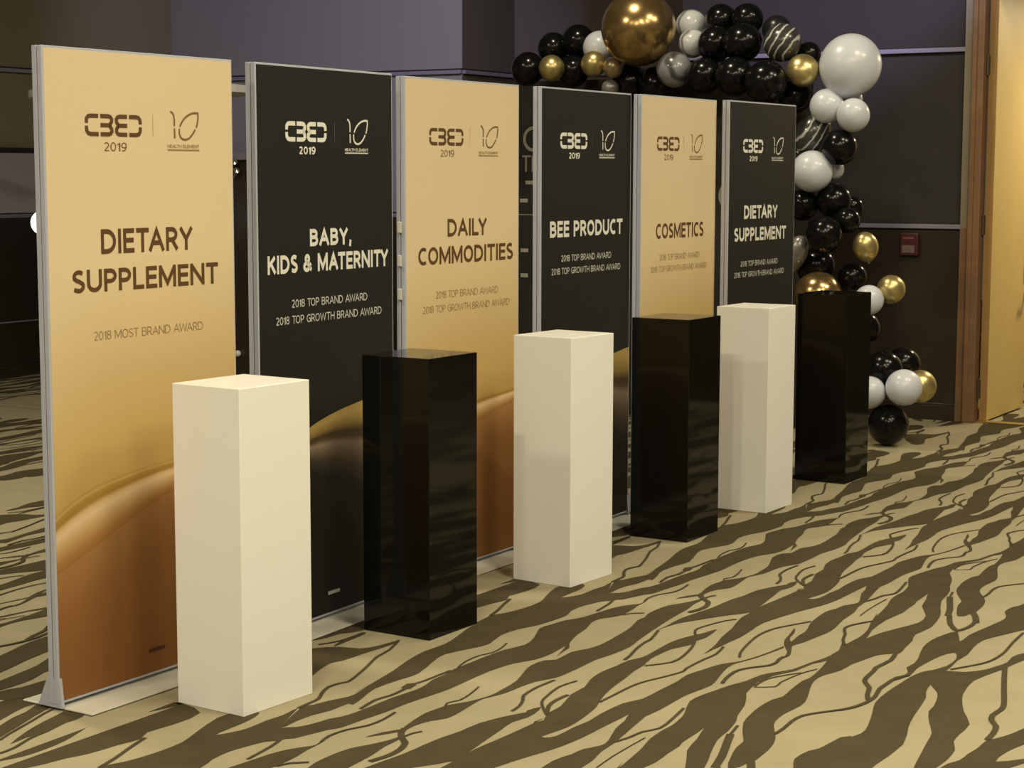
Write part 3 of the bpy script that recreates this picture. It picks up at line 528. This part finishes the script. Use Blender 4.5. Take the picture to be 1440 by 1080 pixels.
# ------------------------------------------------------------------ sign boards
def arc(cx, cy, rx, ry, a0, a1, n=12):
    return [(cx + rx*math.cos(math.radians(a0 + (a1 - a0)*i/n)), cy + ry*math.sin(math.radians(a0 + (a1 - a0)*i/n))) for i in range(n + 1)]
GLYPHS = {   # width, strokes (centre lines in a unit box: x 0..1, y 0..1); sans-serif capitals
 'A': (.86, [[(0, 0), (.5, 1), (1, 0)], [(.2, .33), (.8, .33)]]),
 'B': (.66, [[(0, 0), (0, 1)], [(0, 1), (.45, 1)] + arc(.5, .765, .42, .235, 80, -90) + [(0, .53)], [(0, .53), (.5, .53)] + arc(.52, .265, .48, .265, 80, -90) + [(0, 0)]]),
 'C': (.68, [[(1, .93)] + arc(.62, .5, .62, .5, 75, 285, 20) + [(1, .07)]]),
 'D': (.78, [[(0, 0), (0, 1)], [(0, 1), (.3, 1)] + arc(.35, .5, .65, .5, 85, -85, 18) + [(0, 0)]]),
 'E': (.54, [[(0, 0), (0, 1)], [(0, 1), (1, 1)], [(0, .52), (.92, .52)], [(0, 0), (1, 0)]]),
 'G': (.76, [[(.97, .90)] + arc(.56, .5, .56, .5, 68, 300, 20) + [(1, .10), (1, .48), (.58, .48)]]),
 'H': (.76, [[(0, 0), (0, 1)], [(1, 0), (1, 1)], [(0, .52), (1, .52)]]),
 'I': (.02, [[(.5, 0), (.5, 1)]]),
 'K': (.66, [[(0, 0), (0, 1)], [(.95, 1), (.02, .42)], [(.36, .60), (1, 0)]]),
 'L': (.52, [[(0, 1), (0, 0)], [(0, 0), (1, 0)]]),
 'M': (.96, [[(0, 0), (0, 1)], [(0.02, 1), (.5, .12), (.98, 1)], [(1, 0), (1, 1)]]),
 'N': (.80, [[(0, 0), (0, 1)], [(0.02, 1), (.98, 0)], [(1, 0), (1, 1)]]),
 'O': (.84, [arc(.5, .5, .5, .5, 90, 450, 28)]),
 'P': (.60, [[(0, 0), (0, 1)], [(0, 1), (.45, 1)] + arc(.5, .72, .5, .28, 80, -90) + [(0, .44)]]),
 'R': (.64, [[(0, 0), (0, 1)], [(0, 1), (.45, 1)] + arc(.48, .73, .47, .27, 80, -90) + [(0, .46)], [(.5, .46), (1, 0)]]),
 'S': (.56, [[(.93, .93)] + arc(.52, .755, .50, .245, 62, 200, 10) + [(.2, .60), (.78, .43)] + arc(.5, .25, .50, .25, 25, -118, 12) + [(.02, .08)]]),
 'T': (.66, [[(0, 1), (1, 1)], [(.5, 0), (.5, 1)]]),
 'U': (.74, [[(0, 1), (0, .4)] + arc(.5, .36, .5, .36, 190, 350, 14) + [(1, .4), (1, 1)]]),
 'W': (1.22, [[(0, 1), (.25, 0), (.5, .95), (.75, 0), (1, 1)]]),
 'Y': (.72, [[(0, 1), (.5, .46), (1, 1)], [(.5, .46), (.5, 0)]]),
 '&': (.82, [[(1, 0), (.25, .66)] + arc(.44, .79, .24, .21, 200, -30, 12) + [(.60, .62), (.2, .46)] + arc(.36, .24, .36, .24, 130, 290, 10) + [(.66, .10), (.92, .46)]]),
 '0': (.58, [arc(.5, .5, .5, .5, 90, 450, 24)]),
 '1': (.26, [[(0, .80), (.9, 1), (.9, 0)]]),
 '2': (.54, [[(.02, .86)] + arc(.46, .72, .46, .28, 135, -25, 12) + [(.05, 0)], [(.05, 0), (1, 0)]]),
 '8': (.56, [arc(.5, .765, .44, .235, -90, 270, 18), arc(.5, .265, .5, .265, 90, 450, 18)]),
 '9': (.56, [arc(.5, .69, .5, .31, 0, 360, 20), [(1, .69), (.98, .45), (.80, .14), (.50, 0), (.08, .02)]]),
 ',': (.06, [[(.9, .06), (.2, -.16)]]),
}
def text_bm(txt, x0, x1, z0, z1, bold=0.16, y=-0.0006):
    """upright capitals drawn as strokes; bold is the stroke weight as a share of the cap height"""
    H = z1 - z0; t = bold*H; gap = 0.30*t + 0.075*H; space = 0.36*H
    wd = [(space if ch == ' ' else GLYPHS[ch][0]*H) for ch in txt]
    ncell = sum(1 for ch in txt if ch != ' ')
    pairs = ('TA', 'AT', 'AY', 'YA', 'AW', 'WA', 'LY', 'TY', 'LT', 'TO', 'PA', 'AL')
    kern = [(-0.13*H if a + b in pairs else 0.0) for a, b in zip(txt, txt[1:])] + [0.0]
    fixed = ncell*t + gap*(len(txt) - 1) + sum(kern)
    k = (x1 - x0)/(sum(wd) + fixed)
    bm = bmesh.new(); x = 0.0; n = 0
    for ch, w, kn in zip(txt, wd, kern):
        if ch != ' ':
            for st in GLYPHS[ch][1]:
                pts = [Vector((x + t/2 + p[0]*w, t/2 + p[1]*(H - t))) for p in st]
                closed = (pts[0] - pts[-1]).length < 1e-6
                if closed: pts = pts[:-1]
                else:
                    e = t*0.5 if ch not in 'CSG&269' else t*0.1
                    d = (pts[0] - pts[1]).normalized(); 
                    pts[0] = pts[0] + d*e*(abs(d.y) if abs(d.x) > 0.1 and abs(d.y) > 0.1 else 1)
                    d = (pts[-1] - pts[-2]).normalized(); pts[-1] = pts[-1] + d*e*(abs(d.y) if abs(d.x) > 0.1 and abs(d.y) > 0.1 else 1)
                n += 1
                flat_strip(bm, pts, t, to=lambda p: (x0 + p[0]*k, y - 0.000004*n, z0 + p[1]), close=closed)
            w += t
        x += w + gap + kn
    return bm
def logo_bm(black=False):
    """the outlined C-B-E-D monogram cut from four stencilled halves"""
    bm = bmesh.new(); X0, X1, Z0, Z1 = 0.166, 0.412, 1.739, 1.806
    def to(p): return (X0 + p[0]*(X1 - X0), -0.0006, Z0 + p[1]*(Z1 - Z0))
    sx = (X1 - X0); sz = (Z1 - Z0); w = 0.0132 if not black else 0.0150
    def st(pts, ww=w):
        flat_strip(bm, [(x*sx, z*sz) for x, z in pts], ww, to=lambda p: (X0 + p[0], -0.0006, Z0 + p[1]))
    t = 0.09
    st([(0.235, 1-t), (0.10, 1-t), (0.06, 0.88), (0.035, 0.78), (0.03, 0.58)]); st([(0.03, 0.46), (0.035, 0.24), (0.06, 0.13), (0.10, t), (0.235, t)])
    for f in (1, -1):
        st([(0.27, .5 + f*(.5 - t)), (0.41, .5 + f*(.5 - t)), (0.445, .5 + f*.37), (0.465, .5 + f*.28), (0.462, .5 + f*.16), (0.43, .5 + f*.02)])
        st([(0.735, .5 + f*(.5 - t)), (0.60, .5 + f*(.5 - t)), (0.565, .5 + f*.37), (0.545, .5 + f*.28), (0.548, .5 + f*.16), (0.58, .5 + f*.02)])
    st([(0.27, .5), (0.44, .5)]); st([(0.57, .5), (0.735, .5)])
    st([(0.77, 1-t), (0.90, 1-t), (0.94, 0.88), (0.965, 0.78), (0.97, 0.58)]); st([(0.97, 0.46), (0.965, 0.24), (0.94, 0.13), (0.90, t), (0.77, t)])
    return bm
def leaf_bm():
    """the figure 10 whose nought is a leaf"""
    bm = bmesh.new(); X0, X1, Z0, Z1 = 0.538, 0.672, 1.733, 1.823; sx = X1 - X0; sz = Z1 - Z0
    def st(pts, ww=0.0068): flat_strip(bm, [(x*sx, z*sz) for x, z in pts], ww, to=lambda p: (X0 + p[0], -0.0006, Z0 + p[1]))
    st([(0.02, 0.99), (0.09, 0.95), (0.14, 0.85), (0.155, 0.70), (0.155, 0.48)]); st([(0.155, 0.41), (0.16, 0.05)])
    st([(0.345, 0.47), (0.39, 0.58), (0.47, 0.72), (0.58, 0.84), (0.72, 0.93), (0.86, 0.97), (0.985, 0.965), (0.99, 0.80), (0.96, 0.60), (0.92, 0.45)])
    st([(0.325, 0.40), (0.32, 0.24), (0.36, 0.10), (0.44, 0.03), (0.54, 0.01), (0.66, 0.06), (0.77, 0.19), (0.85, 0.32), (0.88, 0.39)])
    return bm
SW, SH, STH = 0.8395, 2.0, 0.040
def sign(x, y, a, black, label, heads, awards, clips=False):
    t = thing('display_sign', label, 'sign board', (x, y, 0), a, 'free-standing sign boards in a row')
    zb = 0.02
    bm = bmesh.new()
    for xx in (0.0, SW - 0.016):                       # side profiles: two rails with a dark slot between
        box(bm, xx, xx + 0.016, 0.0, 0.018, zb, SH, bevel=0.0015); box(bm, xx, xx + 0.016, 0.0215, STH, zb, SH, bevel=0.0015)
        box(bm, xx + 0.003, xx + 0.013, 0.018, 0.0215, zb, SH - 0.002, mi=1)
    box(bm, 0.016, SW - 0.016, 0.0, STH, SH - 0.014, SH, bevel=0.0015); box(bm, 0.016, SW - 0.016, 0.0, STH, zb, zb + 0.014, bevel=0.0015)
    obj('frame', bm, [M['silver'], M['groove']], t)
    pm = M['print_black' if black else 'print_gold']
    obj('graphic_panel', bx(0.0075, SW - 0.0055, -0.0006, 0.006, zb + 0.008, SH - 0.007), pm, t).location.y = 0.0
    obj('back_panel', bx(0.016, SW - 0.016, STH - 0.006, STH - 0.001, zb + 0.014, SH - 0.014), M['black_lacquer'], t)
    bm = bmesh.new(); box(bm, 0.012, SW - 0.005, -0.128, 0.168, 0.0025, 0.0085, bevel=0.002); obj('base_plate', bm, M['plate'], t)
    for xx in (0.002, SW - 0.014):                     # flared end brackets that hold the board upright
        bm = bmesh.new()
        vs = [(xx, -0.012, 0.0085), (xx, STH + 0.05, 0.0085), (xx, STH + 0.008, 0.10), (xx, -0.002, 0.10)]
        A = [bm.verts.new(v) for v in vs]; B = [bm.verts.new((v[0] + 0.012, v[1], v[2])) for v in vs]
        bm.faces.new(A); bm.faces.new(B[::-1])
        for i in range(4): bm.faces.new([A[i], B[i], B[(i+1) % 4], A[(i+1) % 4]])
        bmesh.ops.recalc_face_normals(bm, faces=bm.faces); obj('end_bracket', bm, M['silver'], t)
    ink, sub, div = (M['cream_ink'], M['dim_ink'], M['line_ink']) if black else (M['brown_ink'], M['faint_ink'], M['goldline_ink'])
    mid = M['cream_ink'] if black else M['pale_ink']
    yo = -0.0008
    def put(name, bm, m):
        o = obj(name, bm, m, t); o.location.y = yo; return o
    put('monogram_logo', logo_bm(black), ink); put('anniversary_emblem', leaf_bm(), mid if not black else ink)
    put('year_lettering', text_bm('2019', 0.245, 0.343, 1.694, 1.7215, 0.13 if not black else 0.19), mid)
    b2 = text_bm('HEALTH ELEMENT', 0.525, 0.674, 1.7075, 1.7185, 0.17)
    put('emblem_caption', b2, sub if not black else ink)
    b3 = bmesh.new(); box(b3, 0.525, 0.674, -0.0008, -0.0006, 1.6985, 1.7035); put('emblem_underline', b3, sub if not black else M['dim_ink'])
    b4 = bmesh.new(); box(b4, 0.4595, 0.4615, -0.0008, -0.0006, 1.742, 1.812); put('divider_line', b4, div)
    for h in heads: put('headline_lettering', text_bm(*h, bold=0.195 if not black else 0.225), ink)
    for h in awards: put('award_lettering', text_bm(*h, bold=0.10 if not black else 0.135), sub)
    b5 = bmesh.new(); box(b5, 0.394, 0.468, -0.0008, -0.0006, 0.094, 0.1065); put('small_bar_mark', b5, M['dim_ink'] if black else mat('maroon_print_ink', pr(74, 24, 8), 0.6))
    if clips:
        for z in (1.42, 1.29, 1.16):
            obj('frame_clip', bx(-0.010, 0.0, 0.012, 0.03, z - 0.022, z + 0.022, bevel=0.003), M['clip'], t)
    return t
sign(-1.3774, 5.4495, 1.0068, False, 'gold DIETARY SUPPLEMENT sign board with one award line, largest in the row',
     [('DIETARY', .223, .634, 1.381, 1.457), ('SUPPLEMENT', .100, .755, 1.266, 1.336)], [('2018 MOST BRAND AWARD', .184, .677, 1.118, 1.1455)])
sign(-0.8668, 6.2619, 1.0550, True, 'black BABY, KIDS & MATERNITY sign board on a pale base plate',
     [('BABY,', .304, .562, 1.371, 1.432), ('KIDS & MATERNITY', .056, .803, 1.281, 1.345)], [('2018 TOP BRAND AWARD', .192, .662, 1.1595, 1.188), ('2018 TOP GROWTH BRAND AWARD', .100, .757, 1.103, 1.1315)])
sign(-0.4159, 7.1445, 1.0142, False, 'gold DAILY COMMODITIES sign board between two black sign boards',
     [('DAILY', .295, .585, 1.376, 1.447), ('COMMODITIES', .089, .791, 1.268, 1.338)], [('2018 TOP BRAND AWARD', .210, .673, 1.132, 1.1605), ('2018 TOP GROWTH BRAND AWARD', .120, .763, 1.076, 1.1045)], clips=True)
sign(0.1225, 7.9677, 1.0289, True, 'black BEE PRODUCT sign board behind a white pedestal',
     [('BEE PRODUCT', .079, .757, 1.350, 1.421)], [('2018 TOP BRAND AWARD', .180, .647, 1.242, 1.2705), ('2018 TOP GROWTH BRAND AWARD', .093, .739, 1.186, 1.2145)])
sign(0.6043, 8.7231, 1.0286, False, 'gold COSMETICS sign board behind a black pedestal',
     [('COSMETICS', .165, .698, 1.316, 1.390)], [('2018 TOP BRAND AWARD', .205, .652, 1.211, 1.240), ('2018 TOP GROWTH BRAND AWARD', .112, .742, 1.155, 1.184)])
sign(1.0992, 9.4097, 1.0114, True, 'black DIETARY SUPPLEMENT sign board with two award lines, next to the balloons',
     [('DIETARY', .190, .610, 1.396, 1.466), ('SUPPLEMENT', .074, .728, 1.281, 1.351)], [('2018 TOP BRAND AWARD', .156, .623, 1.150, 1.178), ('2018 TOP GROWTH BRAND AWARD', .081, .710, 1.094, 1.122)])

# ------------------------------------------------------------------ pedestals
def pedestal(x, y, a, s, s2, h, m, label, group):
    t = thing('display_pedestal', label, 'pedestal', (x, y, 0), a, group)
    for nm, z0, z1, top in (('body', 0.001, h - 0.018, False), ('top_panel', h - 0.018, h, True)):
        bm = bmesh.new(); box(bm, 0, s, 0, s2, z0, z1)
        es = [e for e in bm.edges if abs(e.verts[0].co.z - e.verts[1].co.z) > 1e-6 or (top and min(v.co.z for v in e.verts) > z1 - 1e-6)]
        bmesh.ops.bevel(bm, geom=es, offset=0.0022, segments=2, affect='EDGES', profile=0.5); bmesh.ops.recalc_face_normals(bm, faces=bm.faces)
        obj(nm, bm, m, t)
PW, PB = 'white gloss pedestals', 'black gloss pedestals'
pedestal(-0.8061, 5.391, 0.9637, .3149, .2753, .9949, M['white_lacquer'], 'white gloss pedestal in front of the gold DIETARY SUPPLEMENT sign', PW)
pedestal(-0.2872, 6.3045, 1.0004, .3002, .288, .9926, M['black_lacquer'], 'black gloss pedestal between the BABY and DAILY COMMODITIES signs', PB)
pedestal(0.2307, 7.1412, 0.9551, .3105, .2748, .9906, M['white_lacquer'], 'white gloss pedestal in front of the BEE PRODUCT sign', PW)
pedestal(0.7783, 8.0396, 1.0146, .3159, .2864, .9918, M['black_lacquer'], 'black gloss pedestal in front of the COSMETICS sign', PB)
pedestal(1.2255, 8.7532, 0.9981, .3048, .2774, .9908, M['white_lacquer'], 'white gloss pedestal in front of the black DIETARY SUPPLEMENT sign', PW)
pedestal(1.759, 9.595, 1.0196, .3259, .2867, .9999, M['black_lacquer'], 'black gloss pedestal in front of the balloon column', PB)

# ------------------------------------------------------------------ backdrop board with lettering
BP = Vector((-0.19, 13.014)); BL = 2.42
bd = thing('backdrop_board', 'tall black backdrop board with pale lettering behind the sign boards', 'backdrop', (BP.x, BP.y, 0), RA)
obj('board_panel', bx(0, BL, 0, 0.05, 0.0, 2.26, bevel=0.003), M['board'], bd)
for xx in (0.3, BL - 0.38): obj('foot', bx(xx, xx + 0.08, -0.06, 0.5, 0.0, 0.03, bevel=0.004), M['rail_dark'], bd)
def brd(name, f):
    bm = bmesh.new(); f(bm); o = obj(name, bm, M['board_letter'], bd); o.location.y = -0.001; return o
def ring(cx, cz, r, w, a0, a1):
    def f(bm): flat_strip(bm, [(cx + r*math.cos(math.radians(a0 + (a1-a0)*i/24)), cz + r*1.05*math.sin(math.radians(a0 + (a1-a0)*i/24))) for i in range(25)], w, to=lambda p: (p[0], 0, p[1]))
    return f
def bars(*bs):
    def f(bm):
        for x0, x1, z0, z1 in bs: box(bm, x0, x1, -0.001, 0, z0, z1)
    return f
ox = lambda x: (x + 0.19)/AX.x
brd('letter', ring(ox(0.145), 1.866, 0.072, 0.022, 50, 310))
brd('letter', bars((ox(.070), ox(.128), 1.742, 1.754), (ox(.090), ox(.101), 1.64, 1.742)))
brd('letter', bars((ox(.135), ox(.146), 1.64, 1.754)))
brd('letter', bars((ox(.092), ox(.175), 1.555, 1.58)))
brd('letter', bars((ox(.055), ox(.108), 1.43, 1.455)))
brd('letter', bars((ox(.060), ox(.112), 1.085, 1.11)))
brd('letter', bars((ox(.060), ox(.110), 0.91, 0.937)))
brd('divider_line', bars((ox(.04), ox(.55), 1.343, 1.347)))
brd('letter', ring(ox(1.43), 1.488, 0.085, 0.022, 70, 290))

# ------------------------------------------------------------------ balloons
def balloon_bm(r, asp):
    bm = bmesh.new(); prof = []
    n = 26
    for i in range(n + 1):
        th = math.pi*i/n; z = -math.cos(th); rr = math.sin(th)
        if z < 0: rr *= 1 - 0.10*(z*z); z *= 1.06
        prof.append((max(rr*r, 0), z*r*asp))
    prof[0] = (r*0.05, -r*asp*1.07)
    lathe(bm, prof, 36)
    return bm
def knot_bm(r, asp):
    bm = bmesh.new(); zb = -r*asp*1.05
    lathe(bm, [(r*0.05, zb), (r*0.085, zb - r*0.035), (r*0.05, zb - r*0.07), (r*0.12, zb - r*0.15), (r*0.115, zb - r*0.16), (0, zb - r*0.08)], 14)
    return bm
HUB = {}
def balloon(code, x, y, z, r, asp):
    kind, label, axis = BINFO[code]
    m = M[{'silver': 'silverb'}.get(kind, kind)]
    t = tag(obj('balloon', balloon_bm(r, asp), m, None, smooth=True), label, 'balloon', 'balloons of the garland')
    t.location = (x, y, z); t.rotation_euler = axis
    obj('knot', knot_bm(r, asp), m, t, smooth=True)
for b in BALLOONS: balloon(*b)

# ------------------------------------------------------------------ small red call point on the right wall
cp = Vector((2.663, 12.299))
cpt = thing('fire_call_point', 'small dark red fire call point with pale label on the dark wall', 'alarm', (cp.x, cp.y, 1.165), RA)
obj('housing', bx(-0.062, 0.062, -0.055, -0.02, -0.075, 0.075, bevel=0.006), M['red'], cpt)
obj('label_plate', bx(-0.045, 0.040, -0.057, -0.054, -0.055, -0.005), M['label'], cpt)
obj('caption_strip', bx(-0.040, 0.035, -0.057, -0.054, 0.035, 0.05), mat('faded_red_caption', (0.16, 0.05, 0.05), 0.6), cpt)

# ------------------------------------------------------------------ things glimpsed behind the nearest sign board
def fan(bm, n, R, h, drop):
    tip = bm.verts.new((0, 0, h)); A = []
    for i in range(n*4):
        a = 2*math.pi*i/(n*4); k = 1 - 0.035*abs(math.sin(a*n/2)); A.append(bm.verts.new((R*k*math.cos(a), R*k*math.sin(a), 0)))
    Bv = [bm.verts.new((v.co.x, v.co.y, -drop)) for v in A]
    for i in range(len(A)):
        j = (i + 1) % len(A); bm.faces.new([tip, A[i], A[j]]); bm.faces.new([A[i], Bv[i], Bv[j], A[j]])
pg = thing('parasol', 'white parasol canopy peeking out on both sides of the nearest gold sign', 'parasol', (-2.63, 13.2, 0))
bm = bmesh.new(); fan(bm, 8, 0.80, 0.12, 0.05); cn = obj('canopy', bm, M['white_cloth'], pg); cn.location.z = 2.22; cn.rotation_euler = (0, math.radians(-1.5), 0)
bm = bmesh.new(); lathe(bm, [(0, 0.05), (0.02, 0.05), (0.02, 2.31), (0, 2.31)], 16); obj('pole', bm, M['chrome'], pg)
bm = bmesh.new(); lathe(bm, [(0, 0.0), (0.24, 0.0), (0.24, 0.035), (0.05, 0.06), (0, 0.06)], 28); obj('base', bm, M['rail_dark'], pg)
gl = thing('globe_lamp', 'round bright white lamp half hidden behind the left edge of the nearest gold sign', 'lamp', (-3.20, 12.6, 0))
bm = bmesh.new(); lathe(bm, [(0.085*math.sin(math.pi*i/20), -0.085*math.cos(math.pi*i/20)) for i in range(21)], 28); g = obj('globe', bm, M['globe'], gl, smooth=True); g.location.z = 1.29
bm = bmesh.new(); lathe(bm, [(0, 0.0), (0.035, 0.0), (0.035, 0.02), (0.012, 0.03), (0.012, 1.21), (0, 1.21)], 20); obj('stand', bm, M['rail_dark'], gl)
ck = thing('dark_counter', 'tall dark counter with chrome taps in the gap beside the nearest gold sign', 'counter', (-2.07, 13.2, 0), RA)
obj('body', bx(-0.45, 0.30, 0, 0.45, 0.0, 1.72, bevel=0.006), M['dark_wood'], ck)
obj('worktop', bx(-0.48, 0.33, -0.03, 0.48, 1.72, 1.77, bevel=0.006), M['rail'], ck)
for zz, rr in ((1.66, 0.0), (1.60, 0.02)):
    bm = bmesh.new(); lathe(bm, [(0, 0), (0.016, 0), (0.016, 0.06), (0.024, 0.065), (0.024, 0.085), (0, 0.09)], 14)
    tp = obj('tap', bm, M['chrome'], ck); tp.location = (0.105 + rr, -0.015, zz); tp.rotation_euler = (math.radians(30), math.radians(48), 0)
bm = bmesh.new(); lathe(bm, [(0.024*math.sin(math.pi*i/12), -0.024*math.cos(math.pi*i/12)) for i in range(13)], 16); kb = obj('door_knob', bm, M['clip'], ck, smooth=True); kb.location = (0.135, -0.02, 0.345)
